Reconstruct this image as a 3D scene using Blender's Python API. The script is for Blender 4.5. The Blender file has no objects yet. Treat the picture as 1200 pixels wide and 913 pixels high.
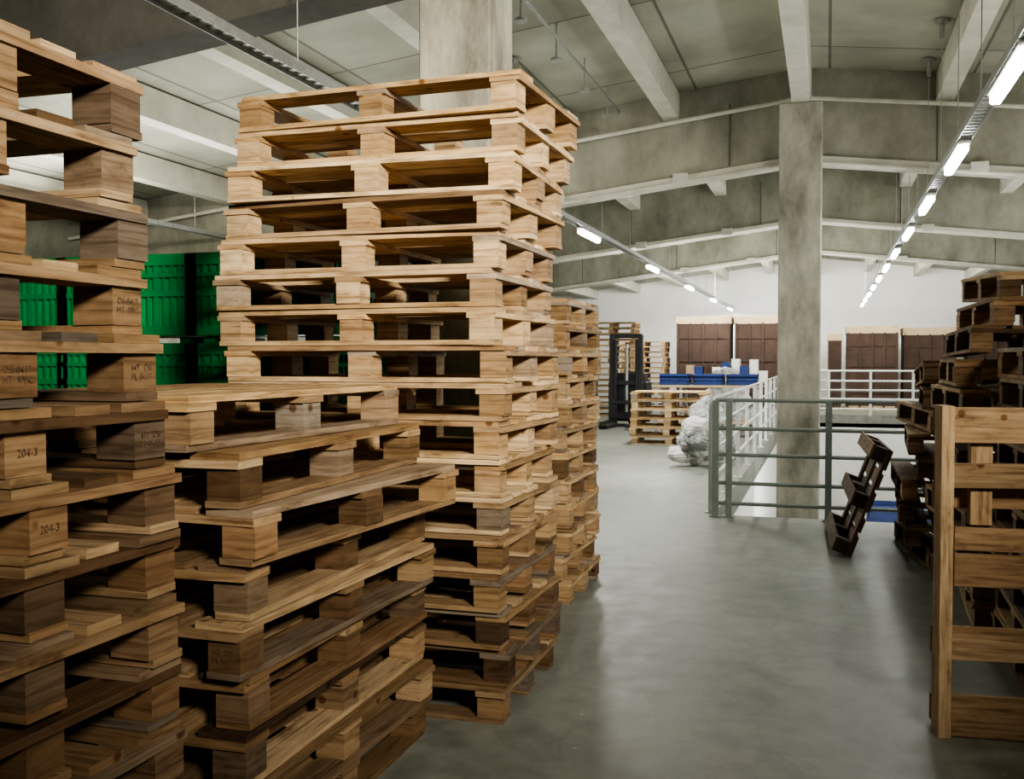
import bpy, bmesh, math, random
from mathutils import Vector, Matrix, Euler
S=bpy.context.scene
EYE=1.39
try:
    S.view_settings.look='AgX - Medium High Contrast'
except Exception as e: print(e)
# ---------------------------------------------------------------- materials
def newmat(name):
    m=bpy.data.materials.new(name); m.use_nodes=True
    nt=m.node_tree; b=nt.nodes['Principled BSDF']; return m,nt,b
def N(nt,t,**k):
    n=nt.nodes.new(t)
    for a,v in k.items(): setattr(n,a,v)
    return n
def ramp(nt,stops):
    r=N(nt,'ShaderNodeValToRGB'); e=r.color_ramp.elements
    while len(e)<len(stops): e.new(0.5)
    for i,(p,c) in enumerate(stops):
        e[i].position=p; e[i].color=(c[0],c[1],c[2],1)
    return r
def mottled(name,c1,c2,scale=3,rough=0.8,bump=0.1,metal=0,detail=8,spec=0.5,stretch=(1,1,1)):
    m,nt,b=newmat(name)
    tc=N(nt,'ShaderNodeTexCoord'); mp=N(nt,'ShaderNodeMapping'); mp.inputs['Scale'].default_value=stretch
    nz=N(nt,'ShaderNodeTexNoise'); nz.inputs['Scale'].default_value=scale; nz.inputs['Detail'].default_value=detail
    nz.inputs['Roughness'].default_value=0.65
    r=ramp(nt,[(0.32,c1),(0.68,c2)])
    L=nt.links.new
    L(tc.outputs['Object'],mp.inputs[0]); L(mp.outputs[0],nz.inputs[0]); L(nz.outputs[0],r.inputs[0]); L(r.outputs[0],b.inputs['Base Color'])
    b.inputs['Roughness'].default_value=rough; b.inputs['Metallic'].default_value=metal
    b.inputs['Specular IOR Level'].default_value=spec
    if bump:
        bp=N(nt,'ShaderNodeBump'); bp.inputs['Strength'].default_value=bump; bp.inputs['Distance'].default_value=0.02
        n2=N(nt,'ShaderNodeTexNoise'); n2.inputs['Scale'].default_value=scale*9; n2.inputs['Detail'].default_value=6
        L(mp.outputs[0],n2.inputs[0]); L(n2.outputs[0],bp.inputs['Height']); L(bp.outputs[0],b.inputs['Normal'])
    return m
def wood():
    m,nt,b=newmat('pallet_wood'); L=nt.links.new
    uv=N(nt,'ShaderNodeUVMap'); uv.uv_map='UVMap'
    at=N(nt,'ShaderNodeAttribute'); at.attribute_name='tint'
    sp=N(nt,'ShaderNodeSeparateColor'); L(at.outputs['Color'],sp.inputs[0])
    mp=N(nt,'ShaderNodeMapping'); mp.inputs['Scale'].default_value=(2.2,38,1)
    L(uv.outputs[0],mp.inputs[0])
    nz=N(nt,'ShaderNodeTexNoise'); nz.inputs['Scale'].default_value=1.8; nz.inputs['Detail'].default_value=8; nz.inputs['Distortion'].default_value=0.7
    L(mp.outputs[0],nz.inputs[0])
    mp2=N(nt,'ShaderNodeMapping'); mp2.inputs['Scale'].default_value=(3,7,1); L(uv.outputs[0],mp2.inputs[0])
    nz2=N(nt,'ShaderNodeTexNoise'); nz2.inputs['Scale'].default_value=1.7; nz2.inputs['Detail'].default_value=9; nz2.inputs['Roughness'].default_value=.68; L(mp2.outputs[0],nz2.inputs[0])
    vo=N(nt,'ShaderNodeTexVoronoi'); vo.inputs['Scale'].default_value=5.5; L(uv.outputs[0],vo.inputs['Vector'])
    pale=ramp(nt,[(0.0,(0.50,0.33,0.16)),(0.2,(0.72,0.51,0.27)),(0.5,(0.88,0.71,0.46)),(0.7,(0.80,0.59,0.34)),(0.85,(0.44,0.29,0.16)),(1.0,(0.58,0.52,0.42))])
    dark=ramp(nt,[(0.0,(0.13,0.08,0.04)),(0.3,(0.32,0.195,0.10)),(0.6,(0.45,0.285,0.15)),(0.8,(0.23,0.155,0.095)),(1.0,(0.22,0.19,0.155))])
    L(sp.outputs[0],pale.inputs[0]); L(sp.outputs[0],dark.inputs[0])
    mx=N(nt,'ShaderNodeMix',data_type='RGBA'); L(sp.outputs[1],mx.inputs[0]); L(pale.outputs[0],mx.inputs[6]); L(dark.outputs[0],mx.inputs[7])
    gr=ramp(nt,[(0.30,(0.46,0.40,0.34)),(0.5,(0.92,0.90,0.87)),(0.7,(1.12,1.12,1.12))]); L(nz.outputs[0],gr.inputs[0])
    m2=N(nt,'ShaderNodeMix',data_type='RGBA',blend_type='MULTIPLY'); m2.inputs[0].default_value=1
    L(mx.outputs[2],m2.inputs[6]); L(gr.outputs[0],m2.inputs[7])
    st=ramp(nt,[(0.32,(0.30,0.25,0.21)),(0.42,(0.78,0.74,0.69)),(0.54,(1,1,1))]); L(nz2.outputs[0],st.inputs[0])
    m3=N(nt,'ShaderNodeMix',data_type='RGBA',blend_type='MULTIPLY'); m3.inputs[0].default_value=0.85
    L(m2.outputs[2],m3.inputs[6]); L(st.outputs[0],m3.inputs[7])
    kn=ramp(nt,[(0.0,(0.20,0.11,0.06)),(0.07,(0.42,0.26,0.15)),(0.10,(1,1,1))]); L(vo.outputs['Distance'],kn.inputs[0])
    m5=N(nt,'ShaderNodeMix',data_type='RGBA',blend_type='MULTIPLY'); m5.inputs[0].default_value=0.9
    L(m3.outputs[2],m5.inputs[6]); L(kn.outputs[0],m5.inputs[7])
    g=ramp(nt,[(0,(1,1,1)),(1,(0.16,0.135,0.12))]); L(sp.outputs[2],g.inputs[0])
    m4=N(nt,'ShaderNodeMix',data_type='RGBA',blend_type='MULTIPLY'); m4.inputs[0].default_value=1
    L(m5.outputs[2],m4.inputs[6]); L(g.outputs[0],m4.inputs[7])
    L(m4.outputs[2],b.inputs['Base Color'])
    b.inputs['Roughness'].default_value=0.75; b.inputs['Specular IOR Level'].default_value=0.25
    bp=N(nt,'ShaderNodeBump'); bp.inputs['Strength'].default_value=0.35; bp.inputs['Distance'].default_value=0.004
    L(nz.outputs[0],bp.inputs['Height']); L(bp.outputs[0],b.inputs['Normal'])
    return m
WOOD=wood()
CONC=mottled('concrete',(0.21,0.21,0.165),(0.43,0.42,0.345),2.2,0.85,0.25,stretch=(1,1,0.6))
CONCD=mottled('concrete_dark',(0.09,0.088,0.075),(0.16,0.155,0.135),2.0,0.85,0.2)
CONCL=mottled('concrete_light',(0.55,0.54,0.46),(0.76,0.74,0.64),3.0,0.8,0.15)
COL=mottled('concrete_column',(0.15,0.145,0.115),(0.62,0.60,0.50),2.6,0.85,0.4,stretch=(1,1,0.45))
WHITE=mottled('white_plaster',(0.80,0.80,0.76),(0.86,0.86,0.83),1,0.8,0.03)
METAL=mottled('galvanised_steel',(0.35,0.36,0.35),(0.5,0.51,0.5),20,0.45,0,metal=0.7)
RAIL=mottled('rail_paint',(0.14,0.17,0.15),(0.20,0.23,0.21),8,0.45,0)
RAILW=mottled('rail_paint_light',(0.55,0.57,0.54),(0.68,0.69,0.66),8,0.5,0)
GREEN=mottled('green_plastic',(0.0,0.22,0.05),(0.004,0.32,0.09),3,0.4,0)
BLUE=mottled('blue_plastic',(0.01,0.025,0.11),(0.015,0.045,0.19),3,0.4,0)
ORANGE=mottled('orange_plastic',(0.75,0.20,0.02),(0.85,0.27,0.04),3,0.4,0)
BLACK=mottled('black_paint',(0.010,0.010,0.011),(0.025,0.025,0.028),6,0.4,0)
RUBBER=mottled('rubber',(0.01,0.01,0.01),(0.02,0.02,0.02),6,0.8,0)
CARD=mottled('brown_cardboard',(0.030,0.016,0.010),(0.058,0.031,0.019),3,0.85,0)
CARDL=mottled('pale_cardboard',(0.36,0.26,0.15),(0.48,0.37,0.23),3,0.85,0)
BAG=mottled('white_plastic_film',(0.35,0.35,0.33),(0.80,0.80,0.78),9,0.35,0.5)
BAGD=mottled('grey_film',(0.10,0.11,0.12),(0.35,0.35,0.33),9,0.4,0.5)
INK=mottled('stamp_ink',(0.07,0.045,0.03),(0.20,0.125,0.07),90,0.9,0)
def deckmat():
    m,nt,b=newmat('ceiling_panels'); L=nt.links.new
    tc=N(nt,'ShaderNodeTexCoord'); mp=N(nt,'ShaderNodeMapping')
    L(tc.outputs['Object'],mp.inputs[0])
    br=N(nt,'ShaderNodeTexBrick'); br.offset=0
    br.inputs['Color1'].default_value=(0.38,0.385,0.315,1); br.inputs['Color2'].default_value=(0.50,0.50,0.42,1); br.inputs['Mortar'].default_value=(0.20,0.20,0.16,1)
    br.inputs['Scale'].default_value=1; br.inputs['Mortar Size'].default_value=0.014; br.inputs['Brick Width'].default_value=1.35; br.inputs['Row Height'].default_value=2.0
    L(mp.outputs[0],br.inputs[0])
    nz=N(nt,'ShaderNodeTexNoise'); nz.inputs['Scale'].default_value=1.2; nz.inputs['Detail'].default_value=6; L(mp.outputs[0],nz.inputs[0])
    r=ramp(nt,[(0.3,(0.65,0.65,0.63)),(0.7,(1.1,1.1,1.1))]); L(nz.outputs[0],r.inputs[0])
    mx=N(nt,'ShaderNodeMix',data_type='RGBA',blend_type='MULTIPLY'); mx.inputs[0].default_value=1
    L(br.outputs[0],mx.inputs[6]); L(r.outputs[0],mx.inputs[7]); L(mx.outputs[2],b.inputs['Base Color']); b.inputs['Roughness'].default_value=0.8
    return m
DECK=deckmat()
def floormat():
    m,nt,b=newmat('floor_screed'); L=nt.links.new
    tc=N(nt,'ShaderNodeTexCoord')
    n1=N(nt,'ShaderNodeTexNoise'); n1.inputs['Scale'].default_value=0.7; n1.inputs['Detail'].default_value=10; n1.inputs['Roughness'].default_value=0.65
    n2=N(nt,'ShaderNodeTexNoise'); n2.inputs['Scale'].default_value=7; n2.inputs['Detail'].default_value=8
    n3=N(nt,'ShaderNodeTexVoronoi'); n3.inputs['Scale'].default_value=6
    n4=N(nt,'ShaderNodeTexNoise'); n4.inputs['Scale'].default_value=1.5; n4.inputs['Detail'].default_value=12; n4.inputs['Distortion'].default_value=2
    for n in (n1,n2,n3,n4): L(tc.outputs['Object'],n.inputs['Vector'])
    r1=ramp(nt,[(0.3,(0.14,0.15,0.125)),(0.7,(0.26,0.27,0.232))]); L(n1.outputs[0],r1.inputs[0])
    r2=ramp(nt,[(0.3,(0.70,0.70,0.70)),(0.6,(1.04,1.04,1.04))]); L(n2.outputs[0],r2.inputs[0])
    r3=ramp(nt,[(0.0,(2.8,2.8,2.7)),(0.06,(1,1,1))]); L(n3.outputs['Distance'],r3.inputs[0])
    r4=ramp(nt,[(0.485,(1,1,1)),(0.5,(0.62,0.62,0.62)),(0.515,(1,1,1))]); L(n4.outputs[0],r4.inputs[0])
    a=N(nt,'ShaderNodeMix',data_type='RGBA',blend_type='MULTIPLY'); a.inputs[0].default_value=1; L(r1.outputs[0],a.inputs[6]); L(r2.outputs[0],a.inputs[7])
    c=N(nt,'ShaderNodeMix',data_type='RGBA',blend_type='MULTIPLY'); c.inputs[0].default_value=0.6; L(a.outputs[2],c.inputs[6]); L(r3.outputs[0],c.inputs[7])
    d=N(nt,'ShaderNodeMix',data_type='RGBA',blend_type='MULTIPLY'); d.inputs[0].default_value=0.4; L(c.outputs[2],d.inputs[6]); L(r4.outputs[0],d.inputs[7])
    L(d.outputs[2],b.inputs['Base Color'])
    rr=N(nt,'ShaderNodeMapRange'); rr.inputs[3].default_value=0.38; rr.inputs[4].default_value=0.66; L(n2.outputs[0],rr.inputs[0]); L(rr.outputs[0],b.inputs['Roughness'])
    bp=N(nt,'ShaderNodeBump'); bp.inputs['Strength'].default_value=0.15; bp.inputs['Distance'].default_value=0.01; L(n2.outputs[0],bp.inputs['Height']); L(bp.outputs[0],b.inputs['Normal'])
    return m
FLOOR=floormat()
def emis(name,col,s):
    m,nt,b=newmat(name); b.inputs['Emission Color'].default_value=(*col,1); b.inputs['Emission Strength'].default_value=s; b.inputs['Base Color'].default_value=(1,1,1,1); return m
TUBE=emis('lamp_diffuser',(0.95,0.98,0.97),60)
def textgeo(txt,size):
    cu=bpy.data.curves.new('t','FONT'); cu.body=txt; cu.size=size; cu.align_x='CENTER'; cu.align_y='CENTER'; cu.resolution_u=2
    o=bpy.data.objects.new('t',cu); S.collection.objects.link(o)
    dg=bpy.context.evaluated_depsgraph_get(); me=bpy.data.meshes.new_from_object(o.evaluated_get(dg))
    r=([v.co.copy() for v in me.vertices],[list(p.vertices) for p in me.polygons])
    bpy.data.objects.remove(o); bpy.data.curves.remove(cu); bpy.data.meshes.remove(me); return r
STAMPS=[textgeo('HT  DB\nPL 0417',.020),textgeo('DE-0417\nHT  IPPC',.019),textgeo('204-3',.022)]
# ---------------------------------------------------------------- mesh builder
class MB:
    def __init__(s): s.v=[];s.f=[];s.uv=[];s.t=[];s.m=[];s.mats=[]
    def mi(s,mat):
        if mat not in s.mats: s.mats.append(mat)
        return s.mats.index(mat)
    def box(s,c,size,mat,M=None,tint=(0.5,0.5,0)):
        sx,sy,sz=[a/2 for a in size]; b=len(s.v)
        P=[(-sx,-sy,-sz),(sx,-sy,-sz),(sx,sy,-sz),(-sx,sy,-sz),(-sx,-sy,sz),(sx,-sy,sz),(sx,sy,sz),(-sx,sy,sz)]
        C=Vector(c)
        for p in P:
            q=C+Vector(p)
            if M is not None: q=M@q
            s.v.append(q)
        F=[(0,3,2,1),(4,5,6,7),(0,1,5,4),(1,2,6,5),(2,3,7,6),(3,0,4,7)]
        g=0 if size[0]>=size[1] and size[0]>=size[2] else (1 if size[1]>=size[2] else 2)
        ou,ov=random.random()*50,random.random()*50
        i=s.mi(mat)
        for f in F:
            s.f.append([b+k for k in f]); s.m.append(i); s.t.append(tint)
            pts=[P[k] for k in f]
            var=[ax for ax in range(3) if max(p[ax] for p in pts)-min(p[ax] for p in pts)>1e-9]
            if g in var and len(var)>1: ua=g; va=[a for a in var if a!=g][0]
            else: ua,va=var[0],var[-1]
            for p in pts: s.uv.append((p[ua]+ou,p[va]+ov))
    def cyl(s,p0,p1,r,mat,n=10,tint=(0.5,0.5,0)):
        p0=Vector(p0);p1=Vector(p1);d=(p1-p0).normalized()
        a=d.orthogonal().normalized(); c=d.cross(a); b=len(s.v)
        for q in (p0,p1):
            for k in range(n):
                t=2*math.pi*k/n; s.v.append(q+a*math.cos(t)*r+c*math.sin(t)*r)
        i=s.mi(mat)
        for k in range(n):
            k2=(k+1)%n; s.f.append([b+k,b+k2,b+n+k2,b+n+k]); s.m.append(i); s.t.append(tint); s.uv+= [(0,0)]*4
        s.f.append([b+k for k in range(n)][::-1]); s.m.append(i); s.t.append(tint); s.uv+=[(0,0)]*n
        s.f.append([b+n+k for k in range(n)]); s.m.append(i); s.t.append(tint); s.uv+=[(0,0)]*n
    def poly(s,verts,faces,mat):
        b=len(s.v); s.v+= [Vector(v) for v in verts]; i=s.mi(mat)
        for f in faces: s.f.append([b+k for k in f]); s.m.append(i); s.t.append((.5,.5,0)); s.uv+=[(0,0)]*len(f)
    def stamp(s,geo,M): s.poly([M@v for v in geo[0]],geo[1],INK)
    def obj(s,name,parent=None,origin=None,smooth=False,bevel=0):
        me=bpy.data.meshes.new(name)
        o0=Vector(origin) if origin else Vector((0,0,0))
        me.from_pydata([v-o0 for v in s.v],[],s.f)
        for m in s.mats: me.materials.append(m)
        me.polygons.foreach_set('material_index',s.m)
        u=me.uv_layers.new(name='UVMap'); u.data.foreach_set('uv',[x for t in s.uv for x in t])
        at=me.attributes.new('tint','FLOAT_COLOR','FACE')
        at.data.foreach_set('color',[x for t in s.t for x in (t[0],t[1],t[2],1)])
        me.update()
        o=bpy.data.objects.new(name,me); o.location=o0; S.collection.objects.link(o)
        if bevel:
            md=o.modifiers.new('bevel','BEVEL'); md.width=bevel; md.segments=1; md.limit_method='ANGLE'
        if parent: o.parent=parent
        return o
# ---------------------------------------------------------------- pallets
FX=Matrix(((0,0,1,0),(1,0,0,0),(0,1,0,0),(0,0,0,1)))
FNX=Matrix(((0,0,-1,0),(-1,0,0,0),(0,1,0,0),(0,0,0,1)))
FNY=Matrix(((1,0,0,0),(0,0,-1,0),(0,1,0,0),(0,0,0,1)))
def pallet(mb,M,age=0.3,spread=0.2,missing=0.0,stamps=0.0,grime_shade=0.0,bw=.100):  # third tint channel: board dirt plus shade painted into the wood
    def T(k=0):
        g=grime_shade+random.uniform(-.15,.2)+(random.uniform(.2,.5) if random.random()<.13 else 0)
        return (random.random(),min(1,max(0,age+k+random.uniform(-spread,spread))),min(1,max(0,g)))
    j=lambda a: random.uniform(-a,a)
    for y in (-0.35,0,0.35):
        mb.box((j(.004),y+j(.006),.0095),(1.2+j(.008),0.1,0.018),WOOD,M@Matrix.Rotation(j(.004),4,'Z'),T(.1))
    for x in (-0.6+bw/2,0,0.6-bw/2):
        for y in (-0.35,0,0.35):
            cx,cy=x+j(.006),y+j(.006)
            mb.box((cx,cy,0.019+0.0415),(bw,0.098,0.083),WOOD,M@Matrix.Translation((cx,cy,0))@Matrix.Rotation(j(.05),4,'Z')@Matrix.Translation((-cx,-cy,0)),T(.18))
            if stamps and random.random()<stamps:
                g=random.choice(STAMPS)
                if y==-.35: mb.stamp(g,M@Matrix.Translation((cx,cy-.0525,.062))@FNY)
                g=random.choice(STAMPS)
                if x>.1: mb.stamp(g,M@Matrix.Translation((cx+bw/2+.0035,cy,.062))@FX)
                if x<-.1: mb.stamp(g,M@Matrix.Translation((cx-bw/2-.0035,cy,.062))@FNX)
    for x in (-0.6+bw/2,0,0.6-bw/2):
        mb.box((x+j(.003),j(.006),0.102+0.0105),(bw+.02,0.8+j(.01),0.0205),WOOD,M,T())
    for y,w in ((-0.3275,.143),(-.165,.098),(0,.143),(.165,.098),(.3275,.143)):
        if abs(y)<0.3 and random.random()<missing: continue
        mb.box((j(.01),y+j(.006),0.123+0.0098),(1.2+j(.014),w,0.0190),WOOD,M@Matrix.Rotation(j(.005),4,'Z'),T(-.08))
def stack(name,cx,cy,longaxis,n,age,seed,offs=None,yaw=0.0,jit=0.008,yj=0.8,ages=None,spread=0.2,h=0.1445,missing=0.05,tilts=None,stamps=0,grime_shade=0,grime_shades=None,miss=None):
    random.seed(seed); mb=MB(); z=0
    base=0 if longaxis=='x' else math.pi/2
    for i in range(n):
        ox,oy,oa=offs(i) if offs else (0,0,0)
        M=Matrix.Translation((cx+ox+random.uniform(-jit,jit),cy+oy+random.uniform(-jit,jit),z))@Matrix.Rotation(base+math.radians(yaw+oa+random.uniform(-yj,yj)),4,'Z')
        if tilts and i in tilts:
            M=M@Matrix.Rotation(math.radians(tilts[i][0]),4,'X')@Matrix.Rotation(math.radians(tilts[i][1]),4,'Y')
        a=ages[i] if ages and i in ages else age+random.uniform(-.15,.15)
        g=grime_shades(i) if grime_shades else grime_shade
        pallet(mb,M,a,spread,miss.get(i,missing) if miss else missing,stamps,g); z+=h
    return mb.obj(name,origin=(cx,cy,0)),z
def off1(i):
    t=[0,.01,.005,-.01,.01,0,-.015,.01,0,.01,-.015,-.02,-.01,.03,.045,.07,.095][i]
    return (t,[0,0.01,0,-.01,0,.01,0,0,0,0.01,0,0,.01,.0,-.01,.01,.0][i],[0,.8,0,-1,0,0,1,0,0,1.5,-1,0,1,-1.5,1.5,0,-3][i])
stack('tall_pallet_stack',-1.765,3.94,'x',17,0.16,11,off1,ages={0:.8,1:.7,2:.65,3:.6,4:.5},spread=.35,yj=1,missing=.12,grime_shades=lambda i:max(0.02,.48-.055*i),miss={16:1,15:.4})  # light falloff from above painted in as darker lower layers
stack('pallet_stack',-1.98,5.79,'x',12,0.35,5,lambda i:(0.0,0,0),jit=.02,yj=1.5,spread=.3,grime_shade=.15)
offL=lambda i:[(0,0,0),(0.01,.0,-1.5),(-.01,0,0),(-.01,0.02,1),(0.03,-.01,-1),(.0,0,0),(.07,.03,-4),(-.02,-.02,1.5),(-.09,-.05,-2.5)][i]
stack('low_pallet_stack',-1.80,2.77,'y',9,0.58,21,offL,jit=.01,yj=1.2,ages={8:.3,7:.45,6:.5},spread=.35,stamps=.12,grime_shades=lambda i:.50-.045*i)  # shadow on the lower pallets put into their colour
offN=lambda i:(-.02+.03*(1-i/13)*2-.03-(.035 if i>9 else 0),(0 if i<8 else -.03),[0,1,-1,0,.5,-1,0,1,0,-1,0,1,-1,0][i])
stack('near_pallet_stack',-1.98,1.50,'x',14,0.66,33,offN,jit=.014,yj=1.2,spread=.35,stamps=.3,grime_shades=lambda i:.34 if i<12 else .22)  # wood painted darker to hold back the light on this stack
stack('pallet_stack',-3.05,2.75,'y',6,0.7,44,None,grime_shade=.6)  # dark stack added to fill the gaps and hide bright floor
stack('pallet_stack',1.20,4.86,'y',10,0.7,51,lambda i:(0,0,random.uniform(-2,2)),jit=.015,grime_shade=.4,spread=.3,ages={9:.2,8:.4})  # right-hand stacks: shadowed sides painted in as darker wood
stack('pallet_stack',1.10,6.16,'y',12,0.68,52,lambda i:(random.uniform(-.07,.05)+(.12 if i>9 else 0.04 if i>8 else 0),0,random.uniform(-4,4)),jit=.03,h=.156,tilts={11:(0,-2.5),9:(1.5,1)},ages={11:.4,10:.5},spread=.35,grime_shade=.38,miss={11:.5})
stack('pallet_stack',.99,7.65,'y',9,0.75,53,lambda i:(random.uniform(-.12,.06),0,random.uniform(-8,8)),jit=.03,h=.151,grime_shade=.42,spread=.35,tilts={8:(0,3),6:(2,-1)})
def upright():
    random.seed(3); mb=MB()
    M=Matrix.Translation((0.40,3.92,0))@Matrix.Rotation(math.radians(6),4,'Z')
    def T(a): return (random.choice((.45,.55,.6,.35,.2)),a+random.uniform(-.15,.15),.32+random.uniform(-.1,.15))
    mb.box((0.022,0.05,0.61),(0.045,0.12,1.22),WOOD,M,T(.45))
    for x in (0.43,0.81):
        mb.box((x,0.08,0.61),(0.045,0.10,1.22),WOOD,M,T(.6))
    for z,w in ((1.15,.13),(0.965,.09),(.735,.085),(.62,.12),(.335,.095),(.07,.13)):
        mb.box((0.44,0.018,z),(0.785,0.022,w),WOOD,M@Matrix.Rotation(random.uniform(-.008,.008),4,'Y'),T(.8))
    for z in (1.15,.88,.6,.33,.07):
        mb.box((0.415,0.142,z),(0.83,0.022,.1),WOOD,M,T(.8))
    mb.box((.15,.07,.98),(.075,.05,.40),WOOD,M,T(.6))
    mb.obj('upright_pallet',origin=(0.4,3.92,0),bevel=.002)
upright()
def leaning():
    random.seed(9); mb=MB()
    th=math.radians(20)
    up=Vector((math.sin(th),0,math.cos(th))); nx=Vector((0,1,0)); nz=nx.cross(up)
    R=Matrix.Identity(4)
    for r in range(3): R[r][0]=nx[r];R[r][1]=up[r];R[r][2]=nz[r]
    M=Matrix.Translation((0.04,7.95,0))@Matrix.Rotation(math.radians(2),4,'Z')@R@Matrix.Translation((0,.4,-.02))
    pallet(mb,M,.9,.1,grime_shade=.72,bw=.13)
    lo=min(v.z for v in mb.v)
    for v in mb.v: v.z-=lo
    mb.obj('leaning_pallet',origin=(0.06,7.6,0))
leaning()
# ---------------------------------------------------------------- room
XL,XR,YN,YB=-9.5,7.0,-5.0,31.0
RX=-0.26; SL=0.12
def slope(X): return SL*abs(X-RX)
def box(name,lo,hi,mat,bevel=0):
    mb=MB(); mb.box([(a+b)/2 for a,b in zip(lo,hi)],[b-a for a,b in zip(lo,hi)],mat)
    return mb.obj(name,bevel=bevel)
VX0,VX1,VY0,VY1=-0.95,3.0,9.0,26.0
mb=MB()
for (x0,x1,y0,y1) in ((XL,VX0,YN,YB),(VX1,XR,YN,YB),(VX0,VX1,YN,VY0),(VX0,VX1,VY1,YB)):
    mb.box(((x0+x1)/2,(y0+y1)/2,-.15),(x1-x0,y1-y0,.3),FLOOR)
mb.obj('floor')
box('lower_floor',(VX0-2,VY0-2,-3.1),(VX1+2,VY1+1,-3.0),FLOOR)
mb=MB()
mb.box(((VX0+VX1)/2,VY1+.1,-1.6),(VX1-VX0,.2,2.8),WHITE); mb.box((VX1+.1,(VY0+VY1)/2,-1.6),(.2,VY1-VY0,2.8),WHITE)
mb.box((VX0-.1,(VY0+VY1)/2,-1.6),(.2,VY1-VY0,2.8),WHITE); mb.box(((VX0+VX1)/2,VY0-.1,-1.6),(VX1-VX0,.2,2.8),WHITE)
mb.obj('wall_stairwell')
HD=EYE+3.0
def gable(y,t,zb,name,mat):
    mb=MB(); P=[(XL,zb),(XR,zb),(XR,HD-slope(XR)),(RX,HD),(XL,HD-slope(XL))]
    v=[(x,y,z) for x,z in P]+[(x,y+t,z) for x,z in P]
    mb.poly(v,[(0,1,2,3,4),(9,8,7,6,5)]+[(i,5+i,5+(i+1)%5,(i+1)%5) for i in range(5)],mat); return mb.obj(name)
gable(YB,.2,0,'wall_back',WHITE); gable(YN-.2,.2,0,'wall_front',CONCD)
box('wall_left',(XL-.2,YN,0),(XL,YB,HD-slope(XL)),CONC)
box('wall_right',(XR,YN,0),(XR+.2,YB,HD-slope(XR)),CONC)
mb=MB()
for x0,x1 in ((XL,RX),(RX,XR)):
    z0,z1=HD-slope(x0),HD-slope(x1)
    v=[(x0,YN,z0),(x1,YN,z1),(x1,YB,z1),(x0,YB,z0)]; v+= [(a,b,c+.1) for a,b,c in v]
    mb.poly(v,[(0,1,2,3),(7,6,5,4),(0,4,5,1),(1,5,6,2),(2,6,7,3),(3,7,4,0)],DECK)
mb.obj('ceiling')
def girder(y,hb,t,mat,fl,name='roof_girder'):
    mb=MB(); zb=EYE+hb
    def prof(y0,y1,d0,d1,mat):
        v=[];xs=[XL,RX,XR]
        for yy in (y0,y1):
            for x in xs: v.append((x,yy,zb-slope(x)+d0))
            for x in xs: v.append((x,yy,(zb-slope(x)+d1) if d1 is not None else HD-slope(x)-.002))
        mb.poly(v,[(0,1,4,3),(1,2,5,4),(7,6,9,10),(8,7,10,11),(0,6,7,1),(1,7,8,2),(3,4,10,9),(4,5,11,10),(0,3,9,6),(2,8,11,5)],mat)
    prof(y,y+t,0.0,None,mat)
    if fl: prof(y-.05,y+t+.05,-.05,.0,fl)
    x=XL+.4
    while x<XR and fl:
        mb.box((x,y-.004,zb-slope(x)+.35),(.012,.008,.65),CONCD); x+=1.35*1.5
    for x in ([-2.85,-1.5,1.4] if fl else []):
        mb.box((x,y-.06,zb-slope(x)-.03),(.16,.10,.10),CONCL)
    mb.obj(name)
G=[(4.95,2.28,CONCD,None),(10.75,2.10,CONC,CONCL),(15.9,2.16,CONC,CONCL),(21.0,2.20,CONC,CONCL)]
for y,hb,m,fl in G: girder(y,hb,.3,m,fl)
ys=[YN,4.95,5.25,10.75,11.05,15.9,16.2,21.0,21.3,YB]
mb=MB()
for k in range(-6,6):
    x=RX+1.35*k
    if x<XL+.2 or x>XR-.2: continue
    zb=EYE+(2.72 if k else 2.47)-slope(x); zt=HD-slope(x)-.01
    for a,b in zip(ys[0::2],ys[1::2]):
        mb.box((x,(a+b)/2,(zb+zt)/2),(.17,b-a-.01,zt-zb),CONCL)
mb.obj('ceiling_beams')
mb=MB(); mb.box((-1.89,5.15,(EYE+2.28-.2)/2),(.4,.4,EYE+2.28-.2),COL); mb.obj('concrete_column',bevel=.01)
mb=MB(); mb.box((RX,10.2,(3.86-3)/2),(.40,.40,6.86),COL); mb.obj('concrete_column',bevel=.012)
mb=MB()
for y,hb in ((10.62,2.66),(10.66,2.02)):
    for xa,xb in ((XL+.1,RX),(RX,XR-.1)):
        mb.cyl((xa,y,EYE+hb-slope(xa)),(xb,y,EYE+hb-slope(xb)),.022,CONCL)
mb.obj('service_pipes')
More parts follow.
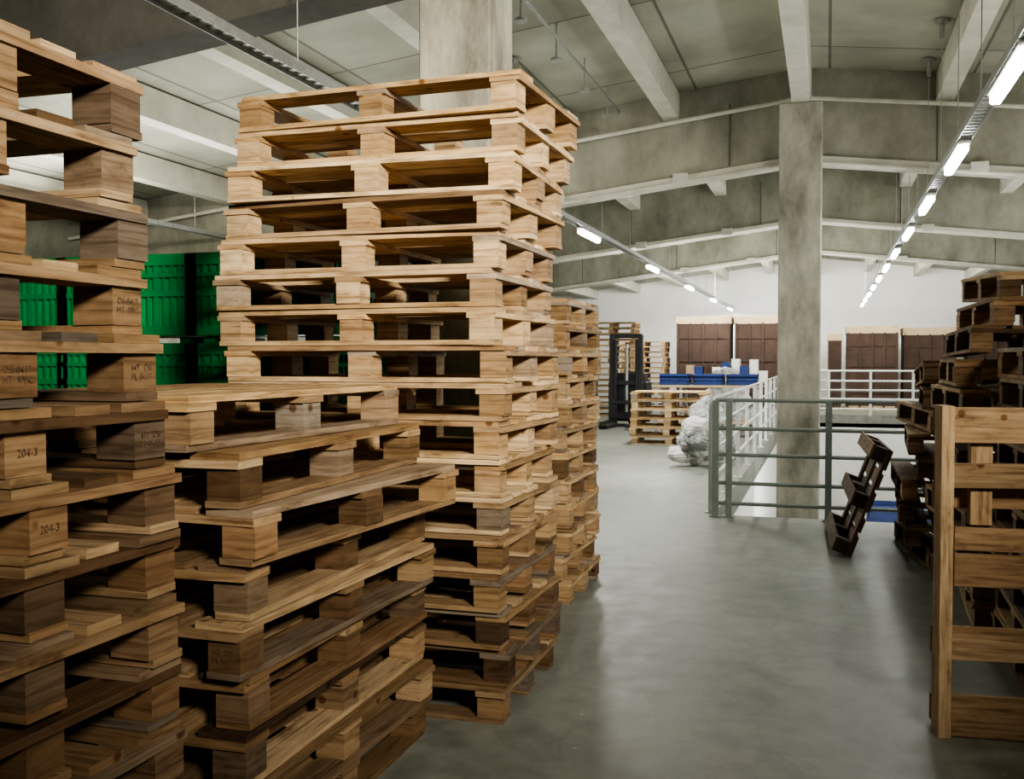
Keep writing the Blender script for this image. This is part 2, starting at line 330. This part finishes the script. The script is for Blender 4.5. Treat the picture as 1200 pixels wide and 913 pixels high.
# ---------------------------------------------------------------- luminaire rows
def lamprow(x,z,ya,yb,lamps,hangs,name,ens):
    e=bpy.data.objects.new(name,None); S.collection.objects.link(e); e.location=(x,(ya+yb)/2,z)
    mb=MB()
    for dx in (-.045,.045): mb.box((x+dx,(ya+yb)/2,z+.05),(.004,yb-ya,.05),METAL)
    y=ya
    while y<yb:
        mb.box((x,y,z+.05),(.09,.035,.006),METAL); y+=.09
    for yh in hangs:
        zt=HD-slope(x)-.005; mb.cyl((x,yh,z+.07),(x,yh,zt),.004,METAL,6)
        mb.cyl((x,yh,zt-.03),(x,yh,zt),.06,METAL,12); mb.cyl((x,yh,zt-.16),(x,yh,zt-.03),.02,METAL,8)
    o=mb.obj('tray'); o.parent=e; o.matrix_parent_inverse=Matrix.Translation(-e.location)
    mb=MB(); mt=MB()
    for k,yl in enumerate(lamps):
        mb.box((x,yl,z+.01),(.08,1.0,.03),WHITE)
        mt.box((x,yl,z-.03),(.06,.96,.045),TUBE)
        en=ens[min(k,len(ens)-1)]
        l=bpy.data.lights.new('lamp','AREA'); l.shape='RECTANGLE'; l.size=.06; l.size_y=.95; l.energy=en; l.color=(1,.985,.94)
        lo=bpy.data.objects.new('lamp',l); lo.location=(x,yl,z-.056); S.collection.objects.link(lo); lo.parent=e; lo.matrix_parent_inverse=Matrix.Translation(-e.location)
    for b_,n_ in ((mb,'housings'),(mt,'tubes')):
        if b_.v:
            o=b_.obj(n_,bevel=.01); o.parent=e; o.matrix_parent_inverse=Matrix.Translation(-e.location)
lamprow(0.90,2.89,3.2,30,[5.79+2.29*i for i in range(11)],[3.4+1.15*i for i in range(22)],'strip_light_row',[2,8,16,16])
lamprow(-2.73,2.89,0,30.5,[11.7+4.55*i for i in range(5)],[1.0+1.9*i for i in range(15)],'strip_light_row',[140,100,70])
lamprow(-7.05,2.84,4,30,[7.7,13,18,24],[6,10,14,18,22],'strip_light_row',[12,40])
mb=MB()
for i in range(5):
    y=6.0+1.0*i; x=-2.15; zt=HD-slope(x)-.005
    mb.cyl((x,y,zt-.3),(x,y,zt),.008,METAL,6); mb.cyl((x,y,zt-.31),(x,y,zt-.29),.05,METAL,12)
zp=HD-slope(-2.15)-.12
mb.cyl((-2.15,5.4,zp),(-2.15,10.6,zp),.015,METAL,8)
mb.obj('sprinkler_pipe')
# ---------------------------------------------------------------- railings
def railing(name,p0,p1,posts,levels,mat,r=.018,post=.05):
    mb=MB(); p0=Vector(p0);p1=Vector(p1)
    for z in levels:
        mb.cyl((p0.x,p0.y,z),(p1.x,p1.y,z),r,mat,8)
    for t in posts:
        p=p0.lerp(p1,t); mb.box((p.x,p.y,levels[-1]/2+.0),(post,post,levels[-1]),mat); mb.box((p.x,p.y,.006),(.1,.1,.012),mat)
    return mb.obj(name)
railing('guard_railing',(-.93,8.9,0),(2.95,8.9,0),[0,.03,.245,.49,.73,1],[.12,.30,.55,.78,1.03],RAIL,.017,.055)
railing('guard_railing',(-.99,9.1,0),(-.99,26,0),[i/12 for i in range(13)],[.30,.55,.78,1.03],RAILW,.015,.045)
railing('guard_railing',(-.93,26.1,0),(3,26.1,0),[i/4 for i in range(5)],[.15,.4,.62,.85,1.1],RAILW,.025,.06)
# ---------------------------------------------------------------- crates
def crate(mb,cx,cy,z0,w,d,h,mat):
    mb.box((cx,cy,z0+.02),(w-.04,d-.04,.02),mat)
    for s in (-1,1):
        mb.box((cx,cy+s*(d/2-.03),z0+h*.45),(w-.06,.006,h*.85),mat)
        mb.box((cx+s*(w/2-.03),cy,z0+h*.45),(.006,d-.06,h*.85),mat)
        for zz,hh in ((.03,.05),(h*.52,.03),(h*.74,.02),(h-.03,.06)):
            mb.box((cx,cy+s*(d/2-.015),z0+zz),(w,.03,hh),mat)
            mb.box((cx+s*(w/2-.015),cy,z0+zz),(.03,d,hh),mat)
        n=int(w/.05)
        for i in range(n+1):
            x=cx-w/2+.02+i*(w-.04)/n; mb.box((x,cy+s*(d/2-.018),z0+h/2),(.012 if i%4 else .03,.026,h-.02),mat)
        n=int(d/.05)
        for i in range(n+1):
            y=cy-d/2+.02+i*(d-.04)/n; mb.box((cx+s*(w/2-.018),y,z0+h/2),(.026,.012 if i%4 else .03,h-.02),mat)
for k,x in enumerate((-2.76,-3.59,-4.42,-5.25)):
    mb=MB()
    mb.box((x,4.76,.085),(.8,.6,.03),GREEN)
    for sx in (-.35,0,.35): mb.box((x+sx,4.76,.035),(.1,.6,.07),GREEN)
    for l in range(4): crate(mb,x+.003*((l*7+k)%3-1),4.76,.10+l*.47,.82,.6,.435,GREEN)
    for l in range(3):
        for sx in (-1,1): mb.box((x+sx*.34,4.76,.10+l*.47+.452),(.06,.5,.035),GREEN)
    mb.obj('green_crate_stack',origin=(x,4.76,0))
mb=MB(); crate(mb,-3.0,2.7,.868,.6,.4,.26,ORANGE); mb.obj('orange_crate')
# ---------------------------------------------------------------- distant things
stack('pallet_stack',-5.1,24.6,'x',16,0.1,61,None,jit=.02,yj=1,missing=0)
stack('pallet_stack',-2.45,16.4,'x',6,0.05,62,None,jit=.02,yj=2)
stack('pallet_stack',-4.75,27.2,'x',13,0.5,63,None,jit=.03,yj=2)
def forklift(x,y):
    mb=MB()
    for sx in (-.30,.30):
        mb.box((x+sx,y,.97),(.09,.12,1.86),BLACK); mb.box((x+sx*.75,y-.03,.95),(.06,.08,1.7),BLACK)
        mb.box((x+sx*.8,y-.55,.07),(.13,1.05,.05),BLACK)
        mb.box((x+sx*.8,y-.06,.3),(.13,.05,.5),BLACK)
        mb.box((x+sx*1.15,y-.4,.08),(.1,.9,.1),BLACK)
        mb.cyl((x+sx*1.15-.05,y-.8,.07),(x+sx*1.15+.05,y-.8,.07),.07,RUBBER,14)
    for z in (.25,.9,1.87): mb.box((x,y+.02,z),(.66,.07,.09),BLACK)
    mb.box((x,y-.08,.5),(.62,.05,.08),BLACK); mb.box((x,y-.08,.2),(.62,.05,.08),BLACK)
    mb.cyl((x,y+.05,.2),(x,y+.05,1.7),.035,METAL,10)
    mb.box((x,y+.45,.52),(.80,.65,.80),BLACK); mb.box((x,y+.40,1.0),(.70,.45,.20),BLACK)
    mb.box((x,y+.80,.16),(.72,.12,.20),BLACK)
    mb.cyl((x,y+.75,.85),(x,y+1.15,1.1),.025,BLACK,8); mb.cyl((x-.18,y+1.15,1.1),(x+.18,y+1.15,1.1),.025,BLACK,8)
    mb.cyl((x-.05,y+.6,.12),(x+.05,y+.6,.12),.12,RUBBER,16)
    mb.obj('forklift_stacker',origin=(x,y,0),bevel=.012)
forklift(-3.95,20.3)
def bigbox(x,y,w,h,d=1.0):
    mb=MB()
    mb.box((x,y,h/2+.07),(w,d,h-.15),CARD)
    mb.box((x,y,.07),(w,d,.14),CARDL)
    mb.box((x,y,h-.02),(w+.05,d+.05,.20),CARDL)
    for i in range(5):
        mb.box((x-w/2+.04+i*(w-.08)/4,y-d/2-.02,h/2),(.05,.03,h-.2),CARD)
    for z in (.5,h*.55,h*.8): mb.box((x,y-d/2-.015,z),(w,.02,.05),CARD)
    mb.obj('brown_cardboard_container',origin=(x,y,0))
for x,y,w,h in ((-3.15,27.3,1.4,2.45),(-1.62,27.6,1.45,2.45),(1.15,28.7,1.3,2.2),(2.6,29,1.3,2.15),(.2,28.6,.35,2.0),(4.2,29,1.3,2.1)): bigbox(x,y,w,h)
def table(x,y,w,d,h):
    mb=MB(); mb.box((x,y,h-.02),(w,d,.04),CARDL)
    for sx in(-1,1):
        for sy in(-1,1): mb.box((x+sx*(w/2-.05),y+sy*(d/2-.05),(h-.04)/2),(.06,.06,h-.04),METAL)
    mb.box((x,y,.25),(w-.1,d-.1,.03),CARDL)
    mb.obj('packing_table',origin=(x,y,0),bevel=.004)
table(-2.05,18.4,1.9,.9,.92); table(-2.05,21.6,1.9,.9,.92)
mb=MB()
for i in range(3): crate(mb,-2.65+i*.6,18.4,.92,.55,.4,.2,BLUE)
mb.obj('blue_crates')
random.seed(12); mb=MB()
for i in range(9):
    h=random.uniform(.2,.5); xx=-2.8+.19*i
    mb.box((xx,21.6+random.uniform(-.15,.15),.92+h/2),(.17,.3,h),random.choice([WHITE,CARD,CARDL,BLUE,WHITE]))
mb.obj('packed_goods')
def bags(name,cx,cy,n,rad,ht,seed,mats,sz=.3,z0=0):
    random.seed(seed); bm=bmesh.new()
    for i in range(n):
        t=i/n; a=random.random()*6.28; r=rad*(1-t)*random.random()**.5
        z=.08+ht*t
        r2=bmesh.ops.create_icosphere(bm,subdivisions=4,radius=1)
        mi=random.choice([0,0,0,1,2 if len(mats)>2 and random.random()<.5 else 0])
        for f in set(f for v in r2['verts'] for f in v.link_faces): f.material_index=min(mi,len(mats)-1)
        sc=Vector((sz*random.uniform(.8,1.2),sz*random.uniform(.6,1),.10*random.uniform(.9,1.3)))
        ph=random.random()*9
        M=Matrix.Translation((r*math.cos(a),r*math.sin(a),z))@Euler((random.uniform(-.4,.4),random.uniform(-.4,.4),a)).to_matrix().to_4x4()
        for v in r2['verts']:
            c=v.co
            k=1+.10*math.sin(7*c.x+ph)*math.cos(6*c.y+ph)+.05*math.sin(15*c.z+9*c.x)+.035*math.sin(23*c.x+ph*2)*math.sin(19*c.y)
            c=Vector((math.copysign(abs(c.x)**.7,c.x)*sc.x,math.copysign(abs(c.y)**.7,c.y)*sc.y,c.z*sc.z))*k
            v.co=M@c
    lo=min(v.co.z for v in bm.verts)
    for v in bm.verts: v.co.z-=lo
    me=bpy.data.meshes.new(name); bm.to_mesh(me); bm.free()
    for m in mats: me.materials.append(m)
    me.polygons.foreach_set('use_smooth',[True]*len(me.polygons))
    o=bpy.data.objects.new(name,me); o.location=(cx,cy,z0); S.collection.objects.link(o)
bags('plastic_bag_pile',-1.62,13.0,24,.34,.42,4,[BAG,BAGD,BLUE],sz=.17)
bags('plastic_bag_pile',-1.60,14.2,24,.34,.66,6,[BAG,BAGD,BLUE],sz=.17)
bags('plastic_sack_pile',-1.9,19.9,20,.5,.95,7,[BAG,BAGD],sz=.3)
mb=MB()
for l in range(4): crate(mb,1.3,20,-3+l*.42,1.1,.8,.4,BLUE)
mb.obj('blue_crate_stack')
# ---------------------------------------------------------------- lights
def area(name,loc,tgt,size,energy,col,spread=180):
    l=bpy.data.lights.new(name,'AREA'); l.shape='RECTANGLE'; l.size,l.size_y=size; l.energy=energy; l.color=col; l.spread=math.radians(spread)
    o=bpy.data.objects.new(name,l); o.location=loc; o.rotation_euler=(Vector(tgt)-Vector(loc)).to_track_quat('-Z','Y').to_euler(); S.collection.objects.link(o)
area('added_key_light',(2.4,-1.0,3.3),(-1.5,3.9,2.4),(1.0,.7),105,(1.0,0.92,0.78),62)  # added key light behind the camera, no window there
area('added_side_light',(6.7,14,2.2),(-3,11,0),(5,1.8),430,(1.0,0.98,0.93))  # unseen light added from the right, wall_right has no window
area('lower_level_fill',(1.0,14,-.4),(1.0,20,-3),(2,2),120,(1,1,1))  # unseen area light added to brighten the lower level
area('hall_up_fill',(-1,22,2.5),(-1,22,5),(5,12),260,(1,0.98,0.90))  # added fill aimed up at the hall ceiling, no fixture there
area('back_wall_fill',(-1,25.5,3.3),(-1,31,2.0),(9,.5),380,(1,0.99,0.94))  # added light that only brightens the back wall
area('bay_up_fill',(-6,8,2.1),(-4.5,8,5),(2,5),150,(1,0.98,0.90))  # unseen fill added to lift the ceiling on the left
area('bay_up_fill',(3.5,7,2.3),(2.0,8,5),(2,5),90,(1,0.98,0.90))  # unseen fill added to lift the ceiling on the right
w=bpy.data.worlds.new('world'); S.world=w; w.use_nodes=True; w.node_tree.nodes['Background'].inputs[0].default_value=(0.5,0.55,0.55,1); w.node_tree.nodes['Background'].inputs[1].default_value=0.3
# ---------------------------------------------------------------- camera
c=bpy.data.cameras.new('camera'); c.lens=34.95; c.sensor_width=36; c.clip_start=.05
co=bpy.data.objects.new('camera',c); co.location=(0,0,EYE); co.rotation_euler=(math.radians(90-1.745),0,math.radians(17.57)); S.collection.objects.link(co); S.camera=co
